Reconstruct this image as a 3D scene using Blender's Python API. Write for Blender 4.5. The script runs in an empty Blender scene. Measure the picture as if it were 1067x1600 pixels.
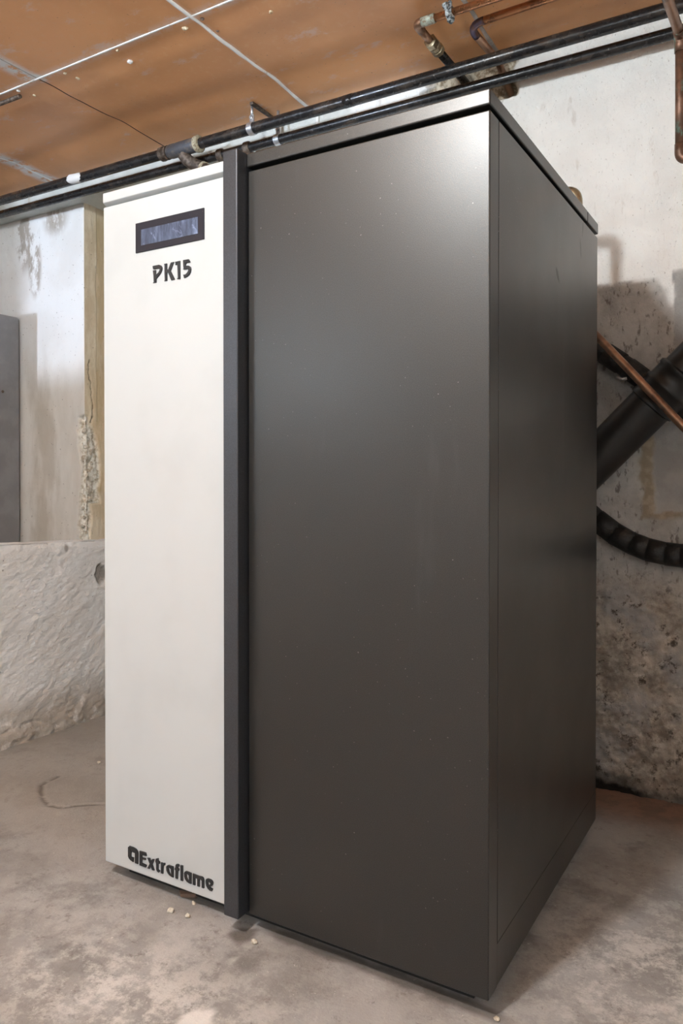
import bpy, bmesh, math, random
import numpy as np
from mathutils import Vector, Matrix

random.seed(7)
SC = bpy.context.scene
COL = SC.collection

# ------------------------------------------------------------------ camera
cam_d = bpy.data.cameras.new('camera')
cam = bpy.data.objects.new('camera', cam_d)
COL.objects.link(cam)
cam_d.sensor_fit = 'VERTICAL'
cam_d.sensor_height = 36.0
cam_d.sensor_width = 24.0
cam_d.lens = 1194.53 / 1600 * 36.0
cam_d.shift_y = -(800 - 756.67) / 1600
cam_d.clip_start = 0.02
cam.location = (1.2025, -1.0792, 0.7789)
cam.rotation_euler = (math.pi / 2 - 0.0095, 0, 0.5383)
SC.camera = cam

# ------------------------------------------------------------------ world and lights
SC.view_settings.view_transform = 'Standard'
SC.view_settings.look = 'None'
SC.view_settings.exposure = 0.74
SC.view_settings.gamma = 1.0
SC.view_settings.use_curve_mapping = False

w = bpy.data.worlds.new('world')
SC.world = w
w.use_nodes = True
w.node_tree.nodes['Background'].inputs[0].default_value = (0.77, 0.90, 1.0, 1)
w.node_tree.nodes['Background'].inputs[1].default_value = 11.0


def lamp(name, kind, loc, energy, color, **kw):
    d = bpy.data.lights.new(name, kind)
    d.energy = energy
    d.color = color
    for k, v in kw.items():
        setattr(d, k, v)
    o = bpy.data.objects.new(name, d)
    o.location = loc
    COL.objects.link(o)
    return o


# the bulb on the basement ceiling, in front of the boiler and left of the camera
lamp('ceiling_bulb', 'POINT', (0.44, -1.22, 1.86), 57, (0.84, 0.945, 1.0), shadow_soft_size=0.085)
# daylight that falls level through the small basement window
day = lamp('window_daylight', 'SPOT', (-2.4, -6.2, 1.36), 800, (0.66, 0.79, 1.0), shadow_soft_size=0.05,
           spot_size=math.radians(40), spot_blend=0.3)
day.rotation_euler = Vector((0.9, 5.0, 0.05)).to_track_quat('-Z', 'Y').to_euler()

FLOOR = -0.03
CEIL = 1.96
WALL = 0.98      # back wall plane
W, D, H = 0.812, 0.702, 1.35


# ------------------------------------------------------------------ noise in numpy (for relief and stains)
def vnoise(x, y, seed=0):
    x = np.asarray(x, float); y = np.asarray(y, float)
    xi = np.floor(x).astype(np.int64); yi = np.floor(y).astype(np.int64)
    fx = x - xi; fy = y - yi
    fx = fx * fx * (3 - 2 * fx); fy = fy * fy * (3 - 2 * fy)

    def h(a, b):
        n = (a * 374761393 + b * 668265263 + seed * 1442695041) & 0xffffffff
        n = ((n ^ (n >> 13)) * 1274126177) & 0xffffffff
        return ((n ^ (n >> 16)) & 0xffff) / 65535.0
    a = h(xi, yi) * (1 - fx) + h(xi + 1, yi) * fx
    b = h(xi, yi + 1) * (1 - fx) + h(xi + 1, yi + 1) * fx
    return a * (1 - fy) + b * fy


def fbm(x, y, seed=0, octv=4, gain=0.5):
    t = 0; amp = 1; s = 0
    for i in range(octv):
        t = t + amp * vnoise(x * 2 ** i, y * 2 ** i, seed + 31 * i)
        s += amp; amp *= gain
    return t / s


def sstep(a, b, x):
    t = np.clip((x - a) / (b - a), 0, 1)
    return t * t * (3 - 2 * t)


def polydist(px, py, pts):
    d = np.full(np.shape(px), 9.0)
    for (ax, ay), (bx, by) in zip(pts, pts[1:]):
        vx, vy = bx - ax, by - ay
        t = np.clip(((px - ax) * vx + (py - ay) * vy) / (vx * vx + vy * vy), 0, 1)
        d = np.minimum(d, np.hypot(px - ax - t * vx, py - ay - t * vy))
    return d


# ------------------------------------------------------------------ materials
class NT:
    def __init__(self, name):
        self.m = bpy.data.materials.new(name)
        self.m.use_nodes = True
        self.t = self.m.node_tree
        self.b = self.t.nodes['Principled BSDF']
        g = self.t.nodes.new('ShaderNodeNewGeometry')
        self.pos = g.outputs['Position']

    def node(self, kind, **kw):
        n = self.t.nodes.new(kind)
        for k, v in kw.items():
            setattr(n, k, v)
        return n

    def link(self, a, b):
        self.t.links.new(a, b)

    def put(self, sock, v):
        if hasattr(v, 'is_output'):
            self.link(v, sock)
        else:
            if isinstance(v, (tuple, list)) and len(v) == 3 and sock.type == 'RGBA':
                v = (*v, 1)
            sock.default_value = v

    def noise(self, scale, detail=4, rough=0.55, stretch=(1, 1, 1), rot=(0, 0, 0), off=(0, 0, 0), dist=0.0):
        mp = self.node('ShaderNodeMapping')
        mp.inputs['Scale'].default_value = stretch
        mp.inputs['Rotation'].default_value = rot
        mp.inputs['Location'].default_value = off
        self.link(self.pos, mp.inputs['Vector'])
        n = self.node('ShaderNodeTexNoise')
        n.inputs['Scale'].default_value = scale
        n.inputs['Detail'].default_value = detail
        n.inputs['Roughness'].default_value = rough
        n.inputs['Distortion'].default_value = dist
        self.link(mp.outputs[0], n.inputs['Vector'])
        return n.outputs['Fac']

    def voro(self, scale, feature='F1'):
        n = self.node('ShaderNodeTexVoronoi', feature=feature)
        n.inputs['Scale'].default_value = scale
        self.link(self.pos, n.inputs['Vector'])
        return n.outputs['Distance']

    def ramp(self, s, lo, hi, a=0.0, b=1.0):
        n = self.node('ShaderNodeMapRange')
        n.interpolation_type = 'SMOOTHSTEP'
        for i, v in enumerate((s, lo, hi, a, b)):
            self.put(n.inputs[i], v)
        return n.outputs[0]

    def math(self, op, a, b):
        n = self.node('ShaderNodeMath', operation=op)
        self.put(n.inputs[0], a); self.put(n.inputs[1], b)
        return n.outputs[0]

    def mul(self, a, b):
        return self.math('MULTIPLY', a, b)

    def add(self, a, b):
        return self.math('ADD', a, b)

    def attr(self, name):
        n = self.node('ShaderNodeAttribute', attribute_name=name)
        return n.outputs['Fac']

    def mix(self, a, b, f):
        n = self.node('ShaderNodeMix', data_type='RGBA')
        self.put(n.inputs[0], f); self.put(n.inputs[6], a); self.put(n.inputs[7], b)
        return n.outputs[2]

    def bump(self, h, strength=0.3, distance=0.01):
        n = self.node('ShaderNodeBump')
        n.inputs['Strength'].default_value = strength
        n.inputs['Distance'].default_value = distance
        self.link(h, n.inputs['Height'])
        prev = self.b.inputs['Normal']
        if prev.is_linked:
            self.link(prev.links[0].from_socket, n.inputs['Normal'])
        self.link(n.outputs[0], prev)

    def done(self, color, rough=0.5, metal=0.0, spec=0.5):
        self.put(self.b.inputs['Base Color'], color)
        self.put(self.b.inputs['Roughness'], rough)
        self.put(self.b.inputs['Metallic'], metal)
        self.put(self.b.inputs['Specular IOR Level'], spec)
        return self.m


M = {}


def make_materials():
    # anthracite powder coat with metallic flakes and a little dust; the side panel also has finger smudges
    for key, marks in (('dark', ()), ('darkside', (((0.812, 0.372, 1.160), 0.75, 0.010, 0.028), ((0.812, 0.548, 1.255), 0.25, 0.007, 0.032), ((0.812, 0.566, 1.300), -0.2, 0.006, 0.024)))):
        n = NT('anthracite_coat')
        fl = n.noise(900, 2, 0.6)
        c = n.mix((0.023, 0.0222, 0.0208), (0.046, 0.0445, 0.0415), n.ramp(fl, 0.35, 0.7))
        dust = n.mul(n.ramp(n.noise(250, 1, 0.3), 0.745, 0.80), n.ramp(n.noise(6, 3), 0.40, 0.65))
        c = n.mix(c, (0.36, 0.34, 0.32), n.mul(dust, 0.55))
        smear = n.mul(n.ramp(n.noise(9, 4, 0.6, (1, 1, 0.18)), 0.58, 0.8), 0.16)
        c = n.mix(c, (0.20, 0.20, 0.20), smear)
        n.bump(n.noise(650, 2), 0.22, 0.001)
        r = n.ramp(n.noise(5, 3), 0.3, 0.7, 0.40, 0.47)
        cw = 0.62
        for loc, rot, sy, sz in marks:
            mp = n.node('ShaderNodeMapping', vector_type='TEXTURE')
            mp.inputs['Location'].default_value = loc
            mp.inputs['Rotation'].default_value = (rot, 0, 0)
            mp.inputs['Scale'].default_value = (1, sy, sz)
            n.link(n.pos, mp.inputs['Vector'])
            ln = n.node('ShaderNodeVectorMath', operation='LENGTH')
            n.link(mp.outputs[0], ln.inputs[0])
            d = n.add(ln.outputs['Value'], n.mul(n.noise(60, 3), 0.9))
            mk = n.mul(n.ramp(d, 1.35, 0.8), 0.6)
            c = n.mix(c, (0.012, 0.011, 0.010), mk)
            cw = n.mul(cw, n.ramp(mk, 0.0, 1.0, 1.0, 0.1))
        n.put(n.b.inputs['Coat Weight'], cw)
        n.b.inputs['Coat Roughness'].default_value = 0.33
        M[key] = n.done(c, r, 0.55, 0.5)

    n = NT('blue_grey_coat')
    fl = n.noise(900, 2, 0.6)
    c = n.mix((0.052, 0.054, 0.060), (0.078, 0.082, 0.094), n.ramp(fl, 0.35, 0.7))
    M['post'] = n.done(c, 0.38, 0.55, 0.5)

    n = NT('white_enamel')
    c = n.mix((0.510, 0.537, 0.548), (0.488, 0.514, 0.524), n.ramp(n.noise(7, 3), 0.45, 0.7))
    n.bump(n.noise(500, 2), 0.05, 0.001)
    M['white'] = n.done(c, 0.36, 0.0, 0.4)

    n = NT('black_plastic_letter')
    M['letter'] = n.done((0.018, 0.018, 0.020), 0.34)

    n = NT('black_bezel')
    c = n.mix((0.024, 0.026, 0.036), (0.16, 0.16, 0.19), n.mul(n.ramp(n.noise(420, 1), 0.74, 0.80), 0.7))
    M['bezel'] = n.done(c, 0.16)

    n = NT('lcd_film')
    a = n.ramp(n.noise(60, 4, 0.7, (1, 1, 0.22)), 0.35, 0.7)
    b = n.ramp(n.noise(34, 3, 0.6, (1, 1, 1), (0, 0.7, 0), dist=1.0), 0.52, 0.72)
    c = n.mix((0.050, 0.065, 0.105), (0.11, 0.145, 0.23), a)
    c = n.mix(c, (0.24, 0.31, 0.50), n.mul(b, 0.8))
    n.bump(n.noise(90, 3), 0.2, 0.001)
    M['lcd'] = n.done(c, 0.22)

    n = NT('black_inner')
    M['inner'] = n.done((0.012, 0.012, 0.012), 0.7)

    # black iron heating pipe
    n = NT('black_iron')
    c = n.mix((0.020, 0.019, 0.020), (0.070, 0.055, 0.045), n.ramp(n.noise(28, 4, 0.6, (0.4, 1, 1)), 0.5, 0.72))
    c = n.mix(c, (0.30, 0.28, 0.26), n.mul(n.ramp(n.noise(120, 3, 0.6), 0.66, 0.74), 0.55))
    n.bump(n.noise(120, 3), 0.15, 0.002)
    M['iron'] = n.done(c, n.ramp(n.noise(30, 3), 0.3, 0.7, 0.18, 0.34), 0.25, 0.5)

    n = NT('rusty_fitting')
    c = n.mix((0.060, 0.038, 0.026), (0.17, 0.13, 0.10), n.ramp(n.noise(70, 4, 0.6), 0.4, 0.65))
    n.bump(n.noise(160, 3), 0.4, 0.002)
    M['rust'] = n.done(c, 0.6, 0.2)

    n = NT('cast_tee')
    c = n.mix((0.10, 0.105, 0.12), (0.20, 0.17, 0.15), n.ramp(n.noise(60, 4, 0.6), 0.45, 0.65))
    n.bump(n.noise(180, 3), 0.3, 0.002)
    M['tee'] = n.done(c, 0.42, 0.4)

    n = NT('hemp_sealant')
    c = n.mix((0.45, 0.40, 0.28), (0.25, 0.19, 0.12), n.ramp(n.noise(150, 3), 0.45, 0.6))
    n.bump(n.noise(300, 3), 0.5, 0.002)
    M['hemp'] = n.done(c, 0.8)

    n = NT('zinc')
    c = n.mix((0.55, 0.56, 0.58), (0.30, 0.33, 0.36), n.ramp(n.noise(140, 4, 0.7), 0.5, 0.62))
    M['zinc'] = n.done(c, 0.35, 0.75)

    n = NT('old_zinc')
    c = n.mix((0.42, 0.47, 0.49), (0.06, 0.07, 0.075), n.ramp(n.noise(130, 4, 0.7), 0.48, 0.56))
    n.bump(n.noise(200, 3), 0.5, 0.003)
    M['oldzinc'] = n.done(c, 0.5, 0.4)

    n = NT('copper')
    c = n.mix((0.62, 0.27, 0.12), (0.26, 0.12, 0.065), n.ramp(n.noise(16, 4, 0.6), 0.42, 0.68))
    M['copper'] = n.done(c, n.ramp(n.noise(40, 3), 0.3, 0.7, 0.25, 0.4), 0.85)

    n = NT('dull_copper')
    c = n.mix((0.36, 0.21, 0.135), (0.17, 0.10, 0.065), n.ramp(n.noise(20, 4, 0.6), 0.42, 0.68))
    M['dullcopper'] = n.done(c, 0.38, 0.7)

    n = NT('scorched_copper')
    c = n.mix((0.10, 0.085, 0.14), (0.16, 0.08, 0.05), n.ramp(n.noise(40, 4, 0.6), 0.42, 0.64))
    M['scorch'] = n.done(c, 0.35, 0.6)

    n = NT('verdigris_copper')
    c = n.mix((0.24, 0.13, 0.085), (0.13, 0.07, 0.045), n.ramp(n.noise(30, 4), 0.4, 0.6))
    c = n.mix(c, (0.16, 0.32, 0.26), n.mul(n.ramp(n.noise(38, 5, 0.65, (1, 1, 0.45)), 0.54, 0.66), 0.75))
    M['verdigris'] = n.done(c, 0.45, 0.45)

    n = NT('solder')
    c = n.mix((0.42, 0.47, 0.40), (0.30, 0.22, 0.15), n.ramp(n.noise(160, 3), 0.45, 0.6))
    M['solder'] = n.done(c, 0.5, 0.3)

    n = NT('brass')
    c = n.mix((0.40, 0.33, 0.22), (0.20, 0.155, 0.095), n.ramp(n.noise(45, 4), 0.42, 0.66))
    M['brass'] = n.done(c, 0.34, 0.8)

    n = NT('flue_black')
    c = n.mix((0.008, 0.0075, 0.007), (0.018, 0.016, 0.014), n.ramp(n.noise(14, 4), 0.45, 0.7))
    n.bump(n.noise(400, 2), 0.08, 0.001)
    M['flue'] = n.done(c, 0.42, 0.0, 0.45)

    n = NT('foam_tape_black')
    c = n.mix((0.008, 0.0075, 0.007), (0.034, 0.029, 0.025), n.ramp(n.noise(45, 4, 0.65), 0.5, 0.72))
    n.bump(n.noise(60, 4), 0.5, 0.006)
    M['foam'] = n.done(c, 0.55)

    n = NT('grey_metal_cabinet')
    c = n.mix((0.24, 0.232, 0.24), (0.29, 0.282, 0.29), n.ramp(n.noise(12, 3), 0.4, 0.7))
    c = n.mix(c, (0.36, 0.35, 0.34), n.mul(n.ramp(n.noise(330, 1), 0.76, 0.8), 0.5))
    n.bump(n.noise(420, 2), 0.15, 0.001)
    M['cabinet'] = n.done(c, 0.5, 0.25)

    # brown ceiling board with sanded scuffs and filler smears
    n = NT('brown_ceiling_board')
    c = n.mix((0.80, 0.40, 0.18), (0.68, 0.33, 0.145), n.ramp(n.noise(2.6, 4, 0.6), 0.35, 0.65))
    c = n.mix(c, (0.75, 0.44, 0.24), n.mul(n.ramp(n.noise(55, 3, 0.6), 0.5, 0.8), 0.45))
    scuff = n.mul(n.ramp(n.noise(9, 5, 0.68, (1, 1.7, 1), (0, 0, 0.6)), 0.58, 0.72), 0.5)
    c = n.mix(c, (0.72, 0.60, 0.54), scuff)
    spk = n.ramp(n.noise(170, 1, 0.3), 0.77, 0.80)
    c = n.mix(c, (0.13, 0.08, 0.05), n.mul(spk, 0.6))
    sm = n.mul(n.attr('smear'), n.ramp(n.noise(38, 4, 0.65), 0.36, 0.54))
    c = n.mix(c, (0.80, 0.78, 0.77), sm)
    n.bump(n.noise(35, 4, 0.6), 0.10, 0.004)
    M['board'] = n.done(c, 0.46, 0.0, 0.4)

    n = NT('dark_void')
    M['void'] = n.done((0.05, 0.04, 0.03), 0.9)

    n = NT('white_joint_strip')
    c = n.mix((0.84, 0.83, 0.81), (0.62, 0.56, 0.50), n.ramp(n.noise(28, 4, 0.7), 0.55, 0.7))
    n.bump(n.noise(70, 3), 0.3, 0.003)
    M['strip'] = n.done(c, 0.5)

    n = NT('grey_joint_strip')
    c = n.mix((0.42, 0.37, 0.33), (0.55, 0.50, 0.46), n.ramp(n.noise(40, 4), 0.45, 0.65))
    M['greystrip'] = n.done(c, 0.5)

    n = NT('old_filler')
    c = n.mix((0.72, 0.60, 0.42), (0.45, 0.28, 0.14), n.ramp(n.noise(90, 3), 0.45, 0.65))
    M['filler'] = n.done(c, 0.8)

    n = NT('white_plaster_dab')
    M['dab'] = n.done((0.78, 0.76, 0.74), 0.7)

    # back wall: limewash over rough render, dirty masonry towards the floor
    n = NT('limewashed_back_wall')
    c = n.mix((0.88, 0.87, 0.84), (0.81, 0.795, 0.765), n.ramp(n.noise(5, 5, 0.6), 0.4, 0.68))
    c = n.mix(c, (0.56, 0.50, 0.44), n.mul(n.ramp(n.noise(30, 4, 0.7, (1, 1, 0.35)), 0.6, 0.75), 0.5))
    c = n.mix(c, (0.36, 0.32, 0.28), n.mul(n.ramp(n.noise(240, 3, 0.6, (1, 1, 0.55)), 0.64, 0.74), 0.6))
    g = n.mix((0.50, 0.485, 0.46), (0.37, 0.355, 0.335), n.ramp(n.noise(11, 5, 0.65), 0.4, 0.65))
    g = n.mix(g, (0.17, 0.15, 0.135), n.mul(n.ramp(n.noise(85, 3, 0.6, (1, 1, 0.45)), 0.56, 0.68), 0.85))
    c = n.mix(c, g, n.attr('grey'))
    p = n.mix((0.34, 0.33, 0.32), (0.42, 0.41, 0.395), n.ramp(n.noise(14, 4), 0.4, 0.65))
    c = n.mix(c, p, n.attr('patch'))
    e = n.mix((0.30, 0.25, 0.18), (0.42, 0.35, 0.26), n.ramp(n.noise(40, 4), 0.4, 0.65))
    c = n.mix(c, e, n.attr('rim'))
    r = n.mix((0.46, 0.41, 0.355), (0.26, 0.22, 0.185), n.ramp(n.noise(16, 6, 0.72), 0.40, 0.62))
    r = n.mix(r, (0.60, 0.55, 0.49), n.mul(n.ramp(n.noise(8, 6, 0.72, off=(3, 1, 2)), 0.53, 0.68), 0.7))
    r = n.mix(r, (0.36, 0.35, 0.345), n.mul(n.ramp(n.noise(5, 4, 0.6, off=(1, 5, 2)), 0.5, 0.62), 0.85))
    r = n.mix(r, (0.06, 0.045, 0.032), n.mul(n.ramp(n.noise(34, 6, 0.75), 0.54, 0.66), 0.9))
    c = n.mix(c, r, n.attr('masonry'))
    s = n.mix((0.62, 0.54, 0.42), (0.24, 0.175, 0.11), n.ramp(n.noise(38, 6, 0.75), 0.42, 0.62))
    c = n.mix(c, s, n.attr('stone'))
    b = n.mix((0.66, 0.67, 0.63), (0.58, 0.59, 0.55), n.ramp(n.noise(9, 4), 0.4, 0.65))
    b = n.mix(b, (0.40, 0.28, 0.15), n.mul(n.ramp(n.noise(6, 4, 0.6, (1, 1, 0.2)), 0.66, 0.76), 0.7))
    c = n.mix(c, b, n.attr('beam'))
    c = n.mix(c, (0.018, 0.014, 0.011), n.attr('mould'))
    n.bump(n.noise(120, 5, 0.7, (1, 1, 0.6)), 0.55, 0.006)
    n.bump(n.ramp(n.noise(120, 2, 0.5, (1, 1, 0.4)), 0.60, 0.70), 0.35, -0.003)
    M['backwall'] = n.done(c, 0.85, 0.0, 0.25)

    # pier: peeling whitewash on the face, bare tan render on the return
    n = NT('whitewashed_pier')
    c = n.mix((0.80, 0.79, 0.775), (0.74, 0.72, 0.695), n.ramp(n.noise(5, 4), 0.4, 0.65))
    c = n.mix(c, (0.42, 0.37, 0.32), n.mul(n.attr('peel'), n.ramp(n.noise(12, 5, 0.7, (1, 1, 0.5)), 0.42, 0.52)))
    lowc = n.mix((0.74, 0.69, 0.625), (0.65, 0.59, 0.515), n.ramp(n.noise(7, 4, 0.6, (1, 1, 0.3)), 0.35, 0.65))
    lowc = n.mix(lowc, (0.33, 0.245, 0.15), n.mul(n.ramp(n.noise(5, 4, 0.6, (1, 1, 0.3), off=(2, 0, 4)), 0.5, 0.64), 0.4))
    c = n.mix(c, lowc, n.attr('low'))
    t = n.mix((0.80, 0.68, 0.51), (0.68, 0.545, 0.37), n.ramp(n.noise(14, 5, 0.65, (1, 1, 0.4)), 0.42, 0.6))
    c = n.mix(c, t, n.attr('tan'))
    br = n.mix((0.60, 0.455, 0.275), (0.70, 0.56, 0.38), n.ramp(n.noise(14, 5, 0.65, (1, 1, 0.3)), 0.42, 0.6))
    c = n.mix(c, br, n.attr('brown'))
    c = n.mix(c, (0.13, 0.10, 0.07), n.mul(n.ramp(n.noise(110, 2, 0.5), 0.70, 0.75), 0.6))
    rub = n.mix((0.84, 0.79, 0.70), (0.48, 0.40, 0.29), n.ramp(n.noise(60, 5, 0.7), 0.42, 0.62))
    c = n.mix(c, rub, n.attr('rubble'))
    c = n.mix(c, (0.05, 0.038, 0.025), n.attr('crack'))
    n.bump(n.noise(130, 4, 0.6, (1, 1, 0.4)), 0.22, 0.004)
    M['pier'] = n.done(c, 0.85, 0.0, 0.2)

    # rough trowelled low wall
    n = NT('rough_white_render')
    c = n.mix((0.86, 0.84, 0.82), (0.80, 0.775, 0.745), n.ramp(n.noise(6, 4), 0.38, 0.65))
    c = n.mix(c, (0.40, 0.345, 0.285), n.mul(n.attr('base'), n.ramp(n.noise(22, 5, 0.7), 0.22, 0.50)))
    c = n.mix(c, (0.24, 0.205, 0.175), n.attr('chip'))
    c = n.mix(c, (0.20, 0.17, 0.14), n.mul(n.ramp(n.noise(70, 4, 0.7), 0.64, 0.72), 0.7))
    n.bump(n.noise(45, 6, 0.7, (1, 0.45, 1), (0.5, 0, 0)), 0.7, 0.008)
    n.bump(n.noise(170, 5, 0.7), 0.5, 0.004)
    M['lowwall'] = n.done(c, 0.88, 0.0, 0.2)

    n = NT('plain_room_plaster')
    c = n.mix((0.80, 0.79, 0.77), (0.74, 0.73, 0.70), n.ramp(n.noise(3, 4), 0.4, 0.65))
    n.bump(n.noise(40, 4), 0.3, 0.006)
    M['room'] = n.done(c, 0.9, 0.0, 0.2)

    n = NT('window_paint')
    M['winframe'] = n.done((0.7, 0.7, 0.68), 0.4)

    # concrete floor
    n = NT('worn_concrete')
    c = n.mix((0.262, 0.248, 0.237), (0.372, 0.360, 0.350), n.ramp(n.noise(4.5, 6, 0.66), 0.38, 0.62))
    c = n.mix(c, (0.192, 0.182, 0.173), n.mul(n.ramp(n.noise(8, 5, 0.68, off=(4, 2, 0)), 0.54, 0.68), 0.75))
    c = n.mix(c, (0.60, 0.58, 0.555), n.mul(n.add(n.mul(n.attr('scuff'), 0.85), 0.10), n.ramp(n.noise(16, 8, 0.80, off=(1, 7, 0)), 0.44, 0.60)))
    c = n.mix(c, (0.17, 0.15, 0.135), n.mul(n.ramp(n.noise(42, 6, 0.78), 0.55, 0.70), 0.7))
    c = n.mix(c, (0.70, 0.67, 0.64), n.mul(n.ramp(n.noise(120, 4, 0.65), 0.66, 0.74), 0.65))
    red = n.mix((0.27, 0.165, 0.12), (0.19, 0.125, 0.095), n.ramp(n.noise(20, 5, 0.7), 0.4, 0.62))
    c = n.mix(c, red, n.attr('red'))
    c = n.mix(c, (0.33, 0.283, 0.232), n.mul(n.attr('tan'), 0.6))
    c = n.mix(c, (0.10, 0.085, 0.075), n.attr('stain_shade'))
    c = n.mix(c, (0.72, 0.70, 0.68), n.attr('spill'))
    c = n.mix(c, (0.07, 0.055, 0.045), n.attr('crack'))
    n.bump(n.noise(40, 7, 0.72), 0.35, 0.006)
    n.bump(n.noise(220, 4, 0.65), 0.4, 0.002)
    M['floor'] = n.done(c, n.ramp(n.noise(9, 4), 0.35, 0.65, 0.62, 0.8), 0.0, 0.35)

    n = NT('pale_pebble')
    c = n.mix((0.62, 0.57, 0.48), (0.44, 0.37, 0.28), n.ramp(n.noise(160, 3), 0.45, 0.65))
    M['pebble'] = n.done(c, 0.8)
    n = NT('rubble_stone')
    c = n.mix((0.68, 0.62, 0.52), (0.42, 0.34, 0.25), n.ramp(n.noise(45, 4, 0.7), 0.40, 0.62))
    n.bump(n.noise(200, 4), 0.4, 0.003)
    M['stone'] = n.done(c, 0.9)
    n = NT('brown_chip')
    M['chip'] = n.done((0.20, 0.135, 0.10), 0.85)


make_materials()


# ------------------------------------------------------------------ object helpers
def root_of(o):
    while o.parent:
        o = o.parent
    return o


def link(name, me, mat, parent=None, smooth=False):
    if parent is not None:
        me.transform(Matrix.Translation(-root_of(parent).location))
    me.name = name
    if mat is not None:
        me.materials.clear()
        me.materials.append(M[mat])
    if smooth:
        me.polygons.foreach_set('use_smooth', [True] * len(me.polygons))
    o = bpy.data.objects.new(name, me)
    COL.objects.link(o)
    if parent is not None:
        o.parent = parent
    return o


def from_bm(bm):
    me = bpy.data.meshes.new('m')
    bm.normal_update()
    bm.to_mesh(me)
    bm.free()
    return me


def tag(o, label=None, cat=None, group=None, kind=None):
    if label:
        o['label'] = label
    if cat:
        o['category'] = cat
    if group:
        o['group'] = group
    if kind:
        o['kind'] = kind
    return o


def thing(name, loc, label, cat, group=None):
    o = bpy.data.objects.new(name, None)
    o.empty_display_size = 0.05
    o.location = loc
    COL.objects.link(o)
    return tag(o, label, cat, group)


def box_bm(bm, x0, x1, y0, y1, z0, z1, bev=0.0, seg=2):
    g = bmesh.ops.create_cube(bm, size=1.0)
    vs = g['verts']
    for v in vs:
        v.co = Vector(((x0 + x1) / 2 + v.co.x * (x1 - x0), (y0 + y1) / 2 + v.co.y * (y1 - y0), (z0 + z1) / 2 + v.co.z * (z1 - z0)))
    if bev > 0:
        es = list({e for v in vs for e in v.link_edges})
        bmesh.ops.bevel(bm, geom=es, offset=bev, segments=seg, profile=0.5, affect='EDGES')


def box(x0, x1, y0, y1, z0, z1, bev=0.0, seg=2):
    bm = bmesh.new()
    box_bm(bm, x0, x1, y0, y1, z0, z1, bev, seg)
    return from_bm(bm)


def fillet(pts, r, n=8):
    pts = [Vector(p) for p in pts]
    out = [pts[0]]
    for i in range(1, len(pts) - 1):
        a, b, c = pts[i - 1], pts[i], pts[i + 1]
        u = (a - b).normalized(); v = (c - b).normalized()
        ang = u.angle(v)
        t = min(r / math.tan(ang / 2), 0.49 * (a - b).length, 0.49 * (c - b).length)
        for k in range(n + 1):
            s = k / n
            p0 = b + u * t; p1 = b + v * t
            out.append((1 - s) ** 2 * p0 + 2 * s * (1 - s) * b + s * s * p1)
    out.append(pts[-1])
    return out


def tube(pts, r, seg=20, caps=True, wob=0.0, seed=0):
    """swept tube; r may be a number or a list, one radius per point"""
    pts = [Vector(p) for p in pts]
    n = len(pts)
    rs = r if isinstance(r, (list, tuple)) else [r] * n
    bm = bmesh.new()
    tang = []
    for i in range(n):
        a = pts[max(i - 1, 0)]; b = pts[min(i + 1, n - 1)]
        d = b - a
        tang.append(d.normalized() if d.length > 1e-9 else Vector((0, 0, 1)))
    ref = Vector((0, 0, 1)) if abs(tang[0].z) < 0.9 else Vector((1, 0, 0))
    nx = tang[0].cross(ref).normalized()
    rnd = random.Random(seed)
    rings = []
    for i in range(n):
        t = tang[i]
        nx = (nx - t * nx.dot(t)).normalized()
        ny = t.cross(nx)
        ring = []
        for k in range(seg):
            a = 2 * math.pi * k / seg
            rr = rs[i] * (1 + wob * (rnd.random() - 0.5))
            ring.append(bm.verts.new(pts[i] + (nx * math.cos(a) + ny * math.sin(a)) * rr))
        rings.append(ring)
    for i in range(n - 1):
        for k in range(seg):
            bm.faces.new((rings[i][k], rings[i][(k + 1) % seg], rings[i + 1][(k + 1) % seg], rings[i + 1][k]))
    if caps:
        bm.faces.new(rings[0][::-1])
        bm.faces.new(rings[-1])
    bmesh.ops.recalc_face_normals(bm, faces=bm.faces)
    for f in bm.faces:
        f.smooth = len(f.verts) == 4
    return from_bm(bm)


def lathe(p0, axis, prof, seg=24):
    """prof = [(distance along axis, radius)...]"""
    p0 = Vector(p0); ax = Vector(axis).normalized()
    pts = [p0 + ax * (d + 1e-6 * i) for i, (d, r) in enumerate(prof)]
    ref = Vector((0, 0, 1)) if abs(ax.z) < 0.9 else Vector((1, 0, 0))
    nx = ax.cross(ref).normalized(); ny = ax.cross(nx)
    bm = bmesh.new()
    rings = []
    for p, (d, r) in zip(pts, prof):
        rings.append([bm.verts.new(p + (nx * math.cos(2 * math.pi * k / seg) + ny * math.sin(2 * math.pi * k / seg)) * max(r, 1e-4)) for k in range(seg)])
    for a, b in zip(rings, rings[1:]):
        for k in range(seg):
            bm.faces.new((a[k], a[(k + 1) % seg], b[(k + 1) % seg], b[k]))
    bm.faces.new(rings[0][::-1]); bm.faces.new(rings[-1])
    bmesh.ops.recalc_face_normals(bm, faces=bm.faces)
    me = from_bm(bm)
    return me


def auto_smooth(o, deg=35):
    me = o.data
    me.polygons.foreach_set('use_smooth', [True] * len(me.polygons))
    bm = bmesh.new(); bm.from_mesh(me)
    for e in bm.edges:
        e.smooth = not (len(e.link_faces) == 2 and e.calc_face_angle(0) > math.radians(deg))
    bm.to_mesh(me); bm.free()
    return o


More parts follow.
